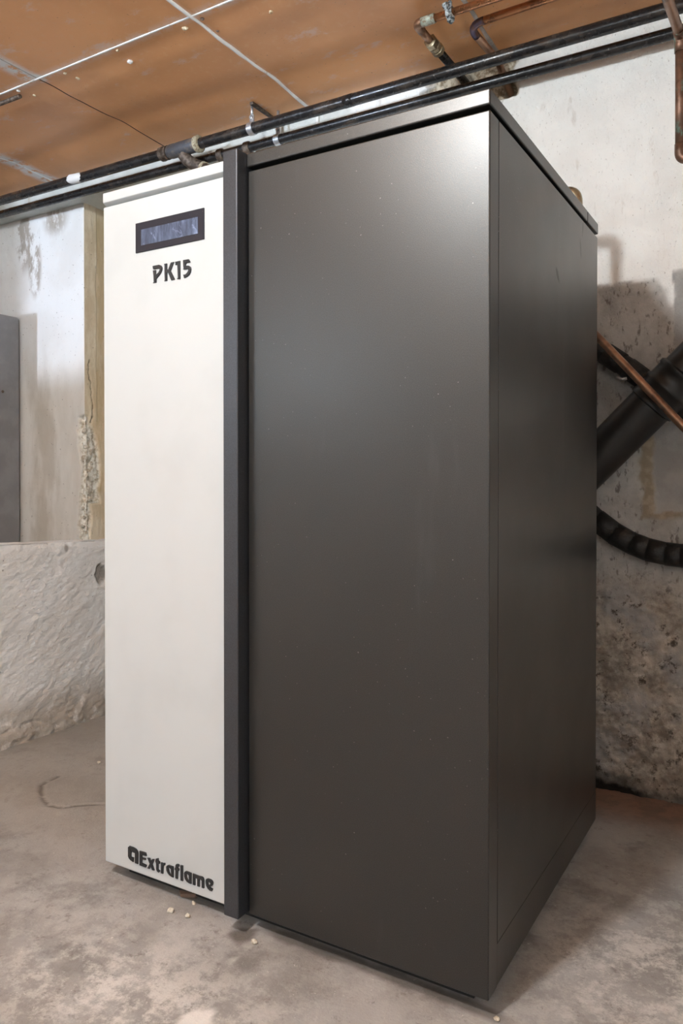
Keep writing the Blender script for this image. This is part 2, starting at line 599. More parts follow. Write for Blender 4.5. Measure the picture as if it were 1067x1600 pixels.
def blob(c, r, seed=0, sub=2, squash=(1, 1, 1), rough=0.35):
    bm = bmesh.new()
    bmesh.ops.create_icosphere(bm, subdivisions=sub, radius=1.0)
    rnd = random.Random(seed)
    dirs = [(Vector((rnd.gauss(0, 1), rnd.gauss(0, 1), rnd.gauss(0, 1))).normalized(), rnd.uniform(0.45, 0.95)) for _ in range(7)]
    for v in bm.verts:
        p = v.co.normalized()
        k = 1.0
        for d, lim in dirs:       # flat facets like a broken stone
            dd = p.dot(d)
            if dd > lim:
                k = min(k, lim / dd)
        k *= 1 + rough * 0.3 * (rnd.random() - 0.5)
        v.co = Vector((p.x * squash[0], p.y * squash[1], p.z * squash[2])) * (r * k)
        v.co += Vector(c)
    return from_bm(bm)


def relief(name, A, B, posfn, attrs, mat, parent=None):
    """A, B one-dimensional grids; posfn(a, b) -> (x, y, z) arrays"""
    a, b = np.meshgrid(np.asarray(A), np.asarray(B), indexing='ij')
    x, y, z = posfn(a, b)
    na, nb = a.shape
    co = np.stack([x, y, z], -1).reshape(-1, 3).astype(np.float32)
    idx = np.arange(na * nb).reshape(na, nb)
    q = np.stack([idx[:-1, :-1], idx[1:, :-1], idx[1:, 1:], idx[:-1, 1:]], -1).reshape(-1, 4)
    me = bpy.data.meshes.new(name)
    me.vertices.add(len(co)); me.vertices.foreach_set('co', co.ravel())
    me.loops.add(q.size); me.loops.foreach_set('vertex_index', q.ravel().astype(np.int32))
    me.polygons.add(len(q))
    me.polygons.foreach_set('loop_start', np.arange(0, q.size, 4, dtype=np.int32))
    me.polygons.foreach_set('use_smooth', np.ones(len(q), bool))
    me.update(calc_edges=True)
    for k, fn in attrs.items():
        at = me.attributes.new(k, 'FLOAT', 'POINT')
        at.data.foreach_set('value', np.clip(fn(a, b), 0, 1).astype(np.float32).ravel())
    return link(name, me, mat, parent)


def grid(*segs):
    """segs: (start, end, step)... joined"""
    out = []
    for s, e, st in segs:
        n = max(1, int(round((e - s) / st)))
        out += list(np.linspace(s, e, n + 1)[:-1])
    out.append(segs[-1][1])
    return np.array(out)


# ================================================================== THE ROOM
# ---- floor
crack_pts = [(-0.512, 0.30), (-0.505, 0.235), (-0.432, 0.188), (-0.385, 0.165), (-0.336, 0.172), (-0.307, 0.206), (-0.27, 0.245), (-0.20, 0.30)]
crack_pts2 = [(0.40, -0.05), (0.39, -0.09), (0.36, -0.115), (0.345, -0.16)]


def floor_h(x, y):
    h = 0.004 * (fbm(x * 3, y * 3, 5, 3) - 0.5) + 0.0022 * (fbm(x * 22, y * 22, 9, 3) - 0.5)
    d = polydist(x + 0.012 * (fbm(x * 25, y * 25, 3, 2) - 0.5), y + 0.012 * (fbm(x * 25, y * 25, 4, 2) - 0.5), crack_pts)
    h -= 0.0035 * np.exp(-(d / 0.005) ** 2)
    return h


def wob(x, y, s, f=18):
    return (fbm(x * f, y * f, s, 3) - 0.5)


fa = {
    'scuff': lambda x, y: np.clip(1.0 * np.exp(-(((x - 0.32) / 0.26) ** 2 + ((y + 0.24) / 0.13) ** 2)) + 1.0 * np.exp(-(((x - 1.00) / 0.16) ** 2 + ((y - 0.24) / 0.22) ** 2)), 0, 1),
    'red': lambda x, y: sstep(0.70, 0.93, y + 0.12 * wob(x, y, 11, 9)) * sstep(0.1, 0.5, x),
    'tan': lambda x, y: sstep(0.10, -0.25, x) * sstep(-0.1, 0.15, y) * 0.8,
    'stain_shade': lambda x, y: 0.8 * sstep(0.030, 0.012, np.hypot(x - 0.36, y + 0.012) + 0.03 * wob(x, y, 2, 40)) + 0.75 * sstep(0.02, 0.006, np.abs(y - 0.02) + 0.015 * wob(x, y, 8, 30)) * sstep(0.35, 0.42, x) * sstep(0.86, 0.8, x) + 0.3 * np.exp(-(((x - 0.22) / 0.03) ** 2 + ((y + 0.10) / 0.022) ** 2)),  # floor stains, plus shade painted as a dark strip under the front panel
    'spill': lambda x, y: 0.9 * sstep(0.030, 0.016, np.hypot((x - 0.440), (y + 0.222) * 0.8) + 0.03 * wob(x, y, 6, 45)) + 0.5 * sstep(0.005, 0.001, polydist(x, y, crack_pts2) + 0.012 * wob(x, y, 7, 60)) * sstep(0.4, 0.6, fbm(x * 40, y * 40, 17, 3)),
    'crack': lambda x, y: 0.72 * sstep(0.0065, 0.002, polydist(x + 0.012 * (fbm(x * 25, y * 25, 3, 2) - 0.5), y + 0.012 * (fbm(x * 25, y * 25, 4, 2) - 0.5), crack_pts)) * sstep(0.26, 0.42, fbm(x * 30, y * 30, 14, 3)),
}
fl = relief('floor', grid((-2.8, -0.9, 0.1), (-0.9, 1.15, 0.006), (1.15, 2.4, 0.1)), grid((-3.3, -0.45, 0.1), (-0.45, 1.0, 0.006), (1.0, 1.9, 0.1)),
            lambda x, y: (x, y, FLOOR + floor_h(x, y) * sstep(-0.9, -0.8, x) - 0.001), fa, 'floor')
tag(fl, 'worn grey-brown concrete basement floor with scuffs and a curved crack', kind='structure')


# ---- back wall
def z_paint(x):
    return 1.277 + 0.006 * (fbm(x * 40, x * 0, 3, 2) - 0.5)


def m_masonry(x, z):
    zz = z + 0.16 * (fbm(x * 7, z * 7, 21, 4) - 0.5)
    return sstep(0.56, 0.42, zz)


def m_patch(x, z):
    u = x + 0.03 * (fbm(x * 20, z * 20, 31, 3) - 0.5); v = z + 0.03 * (fbm(x * 20, z * 20, 32, 3) - 0.5)
    a = sstep(0.884, 0.892, u) * sstep(0.682, 0.690, v) * sstep(0.96, 0.92, v)
    u2 = x + 0.02 * (fbm(x * 25, z * 25, 33, 3) - 0.5)
    b = sstep(0.934, 0.938, u2) * sstep(1.295, 1.285, z + 0.01 * wob(x, z, 3, 40)) * sstep(1.02, 1.06, z)
    return np.maximum(a, b)


def m_rim(x, z):
    u = x + 0.045 * (fbm(x * 20, z * 20, 31, 3) - 0.5); v = z + 0.045 * (fbm(x * 20, z * 20, 32, 3) - 0.5)
    a = sstep(0.858, 0.866, u) * sstep(0.664, 0.672, v) * sstep(0.97, 0.92, v)
    return np.clip(a - m_patch(x, z), 0, 1) * sstep(0.99, 0.95, x + 0.0 * z) * 0.95


def m_stone(x, z):
    u = 0.05 * (fbm(x * 30, z * 30, 41, 4) - 0.5)
    a = sstep(0.100, 0.08, np.hypot((x - 0.40) * 0.70, (z - 1.920) * 1.5) + u)
    b = sstep(0.052, 0.036, np.hypot((x - 0.495), (z - 1.862) * 1.1) + u)
    c = sstep(0.010, 0.004, polydist(x, z, [(0.25, 1.90), (0.285, 1.912), (0.32, 1.945)]) + 0.25 * u)
    return np.clip(a + b + c, 0, 1)


def back_y(x, z):
    d = 0.0035 * (fbm(x * 9, z * 9, 51, 3) - 0.5) + 0.0022 * (fbm(x * 55, z * 24, 52, 3) - 0.5)
    m = m_masonry(x, z)
    lump = 0.026 * (fbm(x * 9, z * 11, 53, 4) - 0.45) + 0.016 * (fbm(x * 45, z * 65, 54, 4, 0.6) - 0.5)
    d = d + m * lump
    d = d - 0.004 * m_patch(x, z) * sstep(1.0, 0.97, z) - 0.0015 * sstep(z_paint(x), z_paint(x) - 0.006, z) + 0.002
    s = m_stone(x, z)
    d = d - s * (0.008 + 0.030 * (fbm(x * 22, z * 22, 55, 3) - 0.35))
    hole = sstep(0.026, 0.012, np.hypot(x - 0.510, z - 1.850)) + sstep(0.024, 0.012, np.hypot(x - 0.381, z - 1.906))
    d = d - 0.035 * np.clip(hole, 0, 1)
    d = d + 0.02 * sstep(0.015, -0.02, z) * fbm(x * 14, z * 5, 56, 3)      # rubble toe
    return WALL - d


def m_mould(x, z):
    a = 0.75 * sstep(0.03, -0.02, z + 0.08 * wob(x, z, 61, 22)) * sstep(0.92, 0.80, x)
    b = 0.6 * sstep(0.006, -0.02, z + 0.04 * wob(x, z, 62, 40))
    return np.clip(a + b, 0, 1)


ba = {
    'grey': lambda x, z: sstep(z_paint(x) + 0.002, z_paint(x) - 0.002, z) * sstep(0.915, 0.895, x + 0.05 * (fbm(x * 14, z * 14, 71, 3) - 0.5) - 0.35 * np.clip(1.27 - z, 0, 0.3)),
    'patch': m_patch, 'rim': m_rim, 'masonry': m_masonry, 'stone': m_stone, 'mould': m_mould,
    'beam': lambda x, z: sstep(0.02, 0.0, x),
}
bw = relief('wall_back', grid((-0.36, 0.2, 0.02), (0.2, 1.10, 0.0045), (1.10, 2.35, 0.06)), grid((FLOOR - 0.01, 0.62, 0.0045), (0.62, 1.80, 0.007), (1.80, 1.975, 0.004)),
            lambda x, z: (x, back_y(x, z), z), ba, 'backwall')
tag(bw, 'whitewashed basement back wall, dirty bare masonry low down', kind='structure')

# ---- concrete beam over the alcove (flush with the back wall)
bm = bmesh.new()
box_bm(bm, -2.75, -0.109, WALL - 0.004, WALL + 0.35, 1.877, 1.975, 0.003, 1)
me = from_bm(bm)
for k in ('grey', 'patch', 'rim', 'masonry', 'stone', 'mould'):
    me.attributes.new(k, 'FLOAT', 'POINT')
at = me.attributes.new('beam', 'FLOAT', 'POINT')
at.data.foreach_set('value', np.ones(len(me.vertices), np.float32))
o = link('wall_beam', me, 'backwall')
tag(o, 'grey concrete lintel beam under the ceiling behind the pipes', kind='structure')
o = link('trim_1', box(-0.116, -0.107, WALL - 0.010, WALL - 0.002, 1.872, 1.945, 0.002), 'strip')
tag(o, 'short upright white batten on the wall above the boiler', kind='structure')

# ---- pier with broken corner
PX, PY = -1.259, 1.03


def rub(s, z):
    zz = np.clip((z - 0.53) / 0.5, 0, 1)
    left = -0.030 - 0.018 * np.sin(zz * 9) * 0.6
    right = np.where(zz < 0.28, 0.030, 0.078) - 0.06 * sstep(0.75, 1.0, zz)
    n = 0.028 * (fbm(s * 30, z * 22, 81, 4) - 0.5)
    m = sstep(left - 0.004, left + 0.004, s + n) * sstep(right + 0.004, right - 0.004, s + n) * sstep(1.03, 1.005, z + n)
    return m


def pier_pos(s, z):
    k = sstep(-0.006, 0.006, s)
    nx, ny = k, -(1 - k)
    x = PX + np.minimum(s, 0); y = PY + np.maximum(s, 0)
    h = 0.003 * (fbm(s * 12, z * 6, 83, 3) - 0.5) + 0.002 * (fbm(s * 60, z * 30, 84, 2) - 0.5)
    r = rub(s, z)
    h = h - r * (0.012 + 0.034 * (fbm(s * 34, z * 30, 85, 4) - 0.42))
    c = polydist(s + 0.030 * (fbm(s * 40, z * 40, 86, 3) - 0.5), z, [(0.035, 1.0), (0.05, 1.05), (0.036, 1.12), (0.03, 1.17), (0.022, 1.25)])
    h = h - 0.006 * np.exp(-(c / 0.004) ** 2)
    h = h - 0.004 * sstep(0.060, 0.066, s + 0.02 * (fbm(s * 10, z * 7, 87, 3) - 0.5)) * sstep(1.0, 1.05, z)
    dn = np.hypot(nx, ny)
    return x + nx / dn * h, y + ny / dn * h, z


pa = {
    'peel': lambda s, z: (sstep(0.10, 0.05, np.hypot((s + 0.36), (z - 1.80) * 0.55)) + sstep(0.10, 0.03, np.hypot(s + 0.17, (z - 1.84) * 1.2)) + sstep(0.09, 0.05, np.hypot((s + 0.30) * 1.8, (z - 1.66) * 0.6))) * sstep(-0.01, -0.03, s),
    'low': lambda s, z: sstep(1.45, 1.05, z) * sstep(0.0, -0.005, s),
    'tan': lambda s, z: sstep(-0.004, 0.004, s),
    'brown': lambda s, z: sstep(0.058, 0.066, s + 0.02 * (fbm(s * 10, z * 7, 87, 3) - 0.5)) * sstep(0.70, 0.74, z + 0 * s) + 0.7 * sstep(0.035, 0.05, s) * sstep(1.25, 1.1, z) * sstep(0.70, 0.74, z),
    'rubble': rub,
    'crack': lambda s, z: 0.8 * sstep(0.004, 0.001, polydist(s + 0.030 * (fbm(s * 40, z * 40, 86, 3) - 0.5), z, [(0.035, 1.0), (0.05, 1.05), (0.036, 1.12), (0.03, 1.17), (0.022, 1.25)])),
}
pr = relief('wall_pier', grid((-1.45, -0.6, 0.05), (-0.6, -0.06, 0.008), (-0.06, 0.11, 0.0025), (0.11, 0.75, 0.05)), grid((FLOOR - 0.01, 0.45, 0.04), (0.45, 1.32, 0.004), (1.32, 1.88, 0.01)),
            pier_pos, pa, 'pier')
tag(pr, 'whitewashed pier with a crumbling tan corner left of the boiler', kind='structure')
# stones laid bare in the broken corner
stone_spots = [(0.012, 0.965, 0.013), (0.030, 0.93, 0.011), (-0.012, 0.90, 0.010), (0.040, 0.885, 0.012), (0.010, 0.855, 0.015), (0.048, 0.835, 0.010),
               (0.022, 0.805, 0.011), (-0.008, 0.785, 0.012), (0.045, 0.77, 0.013), (0.015, 0.745, 0.014), (0.050, 0.72, 0.010), (0.000, 0.715, 0.010),
               (0.028, 0.69, 0.015), (0.004, 0.655, 0.011), (0.012, 0.615, 0.011), (0.002, 0.58, 0.012)]
smeshes = [blob((0, 0, 0), 1.0, 100 + i, 2, (1, 0.8, 0.8)) for i in range(4)]
for m_ in smeshes:
    m_.materials.append(M['stone'])
for i, (s, z, r) in enumerate(stone_spots):
    k = 1.0 if s > 0 else 0.0
    o = bpy.data.objects.new('stone', smeshes[i % 4])
    COL.objects.link(o)
    o.parent = pr
    o.location = (PX + min(s, 0) - k * 0.014, PY + max(s, 0) + (1 - k) * 0.014, z)
    o.rotation_euler = (random.uniform(0, 6), random.uniform(0, 6), random.uniform(0, 6))
    o.scale = (r, r, r)

# alcove behind the pier, room walls out of view
o = link('wall_alcove', box(-1.5, 0.0, 1.72, 1.80, FLOOR - 0.02, 1.98), 'room'); tag(o, kind='structure')
o = link('wall_alcove_side', box(-0.36, -0.30, 1.0, 1.74, FLOOR - 0.02, 1.98), 'room'); tag(o, kind='structure')
o = link('wall_left', box(-2.85, -2.72, -3.35, 1.2, FLOOR - 0.02, 1.98), 'room'); tag(o, kind='structure')
bm = bmesh.new()
VY0, VY1, VZ0, VZ1 = -2.95, -2.20, 1.15, 1.86  # opening for the added fill window
for a in ((-3.35, VY0, FLOOR - 0.02, 1.98), (VY1, 1.2, FLOOR - 0.02, 1.98), (VY0, VY1, FLOOR - 0.02, VZ0), (VY0, VY1, VZ1, 1.98)):
    box_bm(bm, 2.32, 2.45, a[0], a[1], a[2], a[3])
o = link('wall_right', from_bm(bm), 'room'); tag(o, kind='structure')
bm = bmesh.new()
for a in ((VY0, VY0 + 0.03, VZ0, VZ1), (VY1 - 0.03, VY1, VZ0, VZ1), (VY0, VY1, VZ0, VZ0 + 0.03), (VY0, VY1, VZ1 - 0.03, VZ1)):
    box_bm(bm, 2.38, 2.41, a[0], a[1], a[2], a[3], 0.003, 1)
o = link('added_fill_window', from_bm(bm), 'winframe'); tag(o, kind='structure')  # unseen window, added so that sky light lifts the dim areas
WX0, WX1, WZ0, WZ1 = -2.12, -1.27, 1.291, 1.86
bm = bmesh.new()
for a in ((-2.85, WX0, FLOOR - 0.02, 1.98), (WX1, 2.45, FLOOR - 0.02, 1.98), (WX0, WX1, FLOOR - 0.02, WZ0), (WX0, WX1, WZ1, 1.98)):
    box_bm(bm, a[0], a[1], -3.35, -3.20, a[2], a[3])
o = link('wall_front', from_bm(bm), 'room'); tag(o, kind='structure')
bm = bmesh.new()
for a in ((WX0, WX0 + 0.03, WZ0, WZ1), (WX1 - 0.03, WX1, WZ0, WZ1), (WX0, WX1, WZ1 - 0.03, WZ1), (-1.69, -1.67, WZ0, WZ1)):
    box_bm(bm, a[0], a[1], -3.30, -3.27, a[2], a[3], 0.003, 1)
o = link('window_1', from_bm(bm), 'winframe'); tag(o, kind='structure')

# ---- low rough wall on the left
LX = -0.835


def low_top(y):
    return 0.593 - 0.043 * y + 0.006 * (fbm(y * 9, y * 0, 91, 3) - 0.5)


def low_pos(y, s):
    """s 0..1 up the face, 1..1.35 over the top, 1.35..2 down the back"""
    T = low_top(y)
    z = np.where(s < 1, FLOOR - 0.01 + (T - FLOOR + 0.01) * s, np.where(s < 1.35, T + 0.0 * s, T - (s - 1.35) / 0.65 * (T - FLOOR)))
    x = np.where(s < 1, LX, np.where(s < 1.35, LX - (s - 1) / 0.35 * 0.10, LX - 0.10))
    c, d = math.cos(0.5), math.sin(0.5)
    u = y * c + z * d; v = -y * d + z * c
    h = 0.0050 * (fbm(u * 14, v * 30, 92, 4) - 0.5) + 0.0050 * (fbm(u * 45, v * 75, 93, 3) - 0.5) + 0.010 * (fbm(y * 3, z * 3, 94, 2) - 0.5)
    rnd_ = 0.008 * np.exp(-((1 - s) / 0.02) ** 2) * (s <= 1)
    toe = 0.018 * sstep(0.05, -0.02, z + 0.03 * (fbm(y * 16, z * 16, 95, 3) - 0.5)) * (0.4 + fbm(y * 30, z * 40, 96, 3))
    crk = -0.006 * sstep(0.3, 0.6, fbm(y * 20, y * 0, 99, 2)) * np.exp(-((z - 0.012 - 0.02 * (fbm(y * 7, y * 0, 97, 3) - 0.5)) / 0.006) ** 2)
    chip = -0.006 * sstep(0.030, 0.018, np.hypot(y - 0.735, (z - 0.452) * 0.8) + 0.03 * (fbm(y * 40, z * 40, 98, 3) - 0.5))
    front = (s <= 1)
    x = x + np.where(front, h - rnd_ + toe + crk + chip, 0.3 * h)
    z = z + np.where((s > 1) & (s < 1.35), 0.5 * h, 0)
    return x, y, z


def zlow(y, s):
    return np.where(s < 1, FLOOR + (low_top(y) - FLOOR) * s, 0.6)


la = {
    'base': lambda y, s: sstep(0.14, 0.02, zlow(y, s) + 0.04 * wob(y, s, 3, 12)) * 0.9,
    'chip': lambda y, s: 0.85 * sstep(0.032, 0.018, np.hypot(y - 0.735, (zlow(y, s) - 0.452) * 0.8) + 0.035 * (fbm(y * 40, zlow(y, s) * 40, 98, 3) - 0.5)) + 0.7 * sstep(0.010, 0.005, np.hypot(y - 0.592, (zlow(y, s) - 0.548) * 0.6)),
}
lw = relief('wall_low', grid((-3.2, 0.2, 0.1), (0.2, 0.95, 0.0035), (0.95, 1.7, 0.05)), grid((0, 1, 0.0065), (1, 1.35, 0.03), (1.35, 2, 0.2)), low_pos, la, 'lowwall')
tag(lw, 'low rough whitewashed wall left of the boiler', kind='structure')

# ---- ceiling: a slab, brown boards, joint strips
ce = link('ceiling', box(-2.85, 2.45, -3.35, 1.80, 1.972, 2.03), 'void')
tag(ce, 'low ceiling of brown fibre boards with white joint strips', kind='structure')


def board_z(x, y):
    z = 0.0016 * np.sin((y - 0.41) * 2 * math.pi / 0.16 + 0.5 * np.sin(x * 2.3)) * sstep(0.40, 0.44, y) * sstep(0.62, 0.50, y)
    z = z - 0.0075 * sstep(0.76, 0.97, y + 0.03 * np.sin(x * 3.1)) * 0.9
    z = z + 0.0055 * np.exp(-((y - 0.765 - 0.02 * np.sin(x * 4 + 1)) / 0.055) ** 2)
    z = z + 0.0050 * (fbm(x * 2.2, y * 3.2, 111, 3) - 0.5)
    return CEIL + z


def sm_attr(x, y):
    a = sstep(0.045, 0.012, np.abs(x + 0.752)) * sstep(0.425, 0.40, y)
    b = sstep(0.055, 0.015, np.abs(x + 1.345))
    c = sstep(0.028, 0.012, np.hypot(x + 0.735, y - 0.42))
    e = 0.3 * sstep(0.014, 0.006, np.abs(x + 0.138))
    f = 0.5 * sstep(0.020, 0.006, np.abs(y - 0.415))
    return np.clip(a + b + c + e + f, 0, 1)


xs = [-2.72, -1.944, -1.342, -0.738, -0.138, 0.484, 1.086, 1.688, 2.32]
ys = [-3.20, -1.985, -0.785, 0.415, 0.978]
for i in range(len(xs) - 1):
    for j in range(len(ys) - 1):
        g_ = 0.0022
        x0, x1, y0, y1 = xs[i] + g_, xs[i + 1] - g_, ys[j] + g_, ys[j + 1] - g_
        near = ys[j + 1] > 0.3
        st = 0.012 if near else 0.05
        bb = relief('ceiling_board', grid((x0, x1, st)), grid((y0, y1, st)), lambda x, y: (x, y, board_z(x, y)), {'smear': sm_attr}, 'board', ce)


def strip(x0, x1, y0, y1, th, mat, seed, n=60):
    """a thin irregular joint bead following the boards' underside"""
    L = max(x1 - x0, y1 - y0)
    along_x = (x1 - x0) > (y1 - y0)
    prof = [(-1, 0.004), (-0.95, -0.5), (-0.5, -1), (0.5, -1), (0.95, -0.5), (1, 0.004)]
    verts = []; faces = []
    for k in range(n + 1):
        t = k / n
        for (u, v) in prof:
            hw = (y1 - y0) / 2 if along_x else (x1 - x0) / 2
            jit = 0.8 + 0.4 * float(vnoise(t * L * 25, 0.5, seed))
            if along_x:
                x = x0 + t * L; y = (y0 + y1) / 2 + u * hw * jit
            else:
                y = y0 + t * L; x = (x0 + x1) / 2 + u * hw * jit
            zz = float(board_z(np.array(x), np.array(y)))
            verts.append((x, y, zz + 0.001 + v * th * jit))
    m = len(prof)
    for k in range(n):
        for q in range(m - 1):
            a = k * m + q
            faces.append((a, a + 1, a + m + 1, a + m) if along_x else (a, a + m, a + m + 1, a + 1))
    me = bpy.data.meshes.new('joint_strip')
    me.from_pydata(verts, [], faces)
    return link('joint_strip', me, mat, ce, True)


strip(-0.1422, -0.1338, 0.05, 0.966, 0.007, 'strip', 1)
strip(-2.70, 2.30, 0.4115, 0.4185, 0.003, 'strip', 2, 200)
strip(-0.741, -0.735, -0.7, 0.41, 0.0015, 'greystrip', 3)
strip(-1.346, -1.338, 0.70, 0.97, 0.003, 'strip', 4)
strip(0.478, 0.490, 0.10, 0.972, 0.003, 'greystrip', 5)
# filler dabs, nail heads and a splinter hanging from the boards
for i, (x, y, r, m_) in enumerate([(-0.418, 0.428, 0.006, 'filler'), (-0.432, 0.488, 0.010, 'dab'), (-0.642, 0.435, 0.006, 'filler'), (-0.634, 0.473, 0.007, 'filler'),
                                   (-0.832, 0.475, 0.006, 'filler'), (-0.187, 0.447, 0.010, 'filler'), (0.05, 0.501, 0.006, 'filler'),
                                   (-0.121, 0.437, 0.006, 'chip'), (-0.12, 0.497, 0.006, 'chip'), (-0.845, 0.428, 0.007, 'dab')]):
    z = float(board_z(np.array(x), np.array(y)))
    link('filler_dab', blob((x, y, z - r * 0.25), r, 300 + i, 2, (1, 1, 0.6)), m_, ce)
link('splinter', tube([(-1.505, 0.955, 1.951), (-1.46, 0.958, 1.945), (-1.42, 0.962, 1.948)], [0.005, 0.006, 0.002], 6, wob=0.5), 'filler', ce)
# rusty slot rail that carries the pipe hangers
o = link('trim_2', box(-0.283, -0.270, 0.845, 0.965, 1.948, 1.9575, 0.002), 'rust')
tag(o, 'narrow rusty hanger rail screwed to the ceiling boards', kind='structure')

# ================================================================== THE BOILER
bo = thing('pellet_boiler', (W / 2, D / 2, FLOOR), 'tall pellet boiler with a white left door and anthracite cabinet', 'boiler')
link('carcass', box(0.030, W - 0.030, 0.030, D - 0.010, 0.006, 1.330), 'inner', bo)
link('gap_shade_box', box(0.035, W - 0.035, 0.032, D - 0.05, FLOOR + 0.004, 0.006), 'inner', bo)  # black box added under the boiler to darken the gap above the floor
o = link('front_panel', box(0.366, W, 0.0, 0.0385, 0.0, 1.3185, 0.0022, 3), 'dark', bo); o['label'] = 'large anthracite front panel'
o = link('side_panel', box(W - 0.012, W - 0.0008, 0.0415, D, 0.0662, 1.3185, 0.0006, 1), 'darkside', bo); o['label'] = 'anthracite side panel on the right'
o = link('base_rail', box(W - 0.012, W - 0.0006, 0.0386, D - 0.0002, 0.002, 0.0658, 0.0004, 1), 'dark', bo)
link('lid', box(0.363, W + 0.0006, -0.0008, 0.602, 1.3262, H, 0.0025, 3), 'dark', bo)['label'] = 'anthracite lid'
link('rear_lid', box(0.010, W + 0.0006, 0.6045, D + 0.002, 1.3262, H - 0.0004, 0.002, 2), 'dark', bo)
link('side_panel', box(0.001, 0.012, 0.0410, D, 0.004, 1.3185, 0.0012, 2), 'dark', bo)
link('rear_panel', box(0.013, W - 0.013, D - 0.008, D - 0.001, 0.004, 1.3185, 0.001, 1), 'dark', bo)
o = link('divider_post', box(0.3305, 0.3630, -0.0270, 0.034, 0.001, 1.3515, 0.0024, 3), 'post', bo); o['label'] = 'upright anthracite divider post standing proud'
wd = link('white_door', box(0.0, 0.3295, 0.0, 0.0385, 0.0, 1.3205, 0.0025, 3), 'white', bo); wd['label'] = 'plain white door'
# white lid with a deep rounded lower lip
bm = bmesh.new()
prof = [(0.60, 1.3242), (0.009, 1.3242)] + [(0.002 - 0.0025 * math.sin(t), 1.3315 - 0.0025 * math.cos(t)) for t in np.linspace(0.3, math.pi / 2, 5)] + \
       [(-0.0005, H - 0.004)] + [(0.0035 - 0.004 * math.cos(t), H - 0.004 + 0.004 * math.sin(t)) for t in np.linspace(0.3, math.pi / 2, 4)] + [(0.60, H)]
la_ = [bm.verts.new((0.0, y, z)) for y, z in prof]; lb_ = [bm.verts.new((0.3297, y, z)) for y, z in prof]
for k in range(len(prof)):
    k2 = (k + 1) % len(prof)
    bm.faces.new((la_[k], la_[k2], lb_[k2], lb_[k]))
bm.faces.new(la_[::-1]); bm.faces.new(lb_)
bmesh.ops.recalc_face_normals(bm, faces=bm.faces)
o = link('lid', from_bm(bm), 'white', bo); o['label'] = 'white lid over the white door'
auto_smooth(o)
for x in (0.07, W - 0.06):
    for y in (0.10, D - 0.08):
        o = link('foot', lathe((x, y, FLOOR), (0, 0, 1), [(0, 0.024), (0.008, 0.024), (0.012, 0.016), (0.013, 0.008), (0.04, 0.008)], 20), 'inner', bo)
# display
bz = link('display', box(0.0913, 0.2657, -0.0022, 0.001, 1.2150, 1.2727, 0.0008, 1), 'bezel', bo)
bz['label'] = 'black display bezel'
o = link('screen', box(0.1072, 0.2514, -0.0026, -0.0020, 1.2275, 1.2580), 'lcd', bz); o['label'] = 'blue-grey display screen'

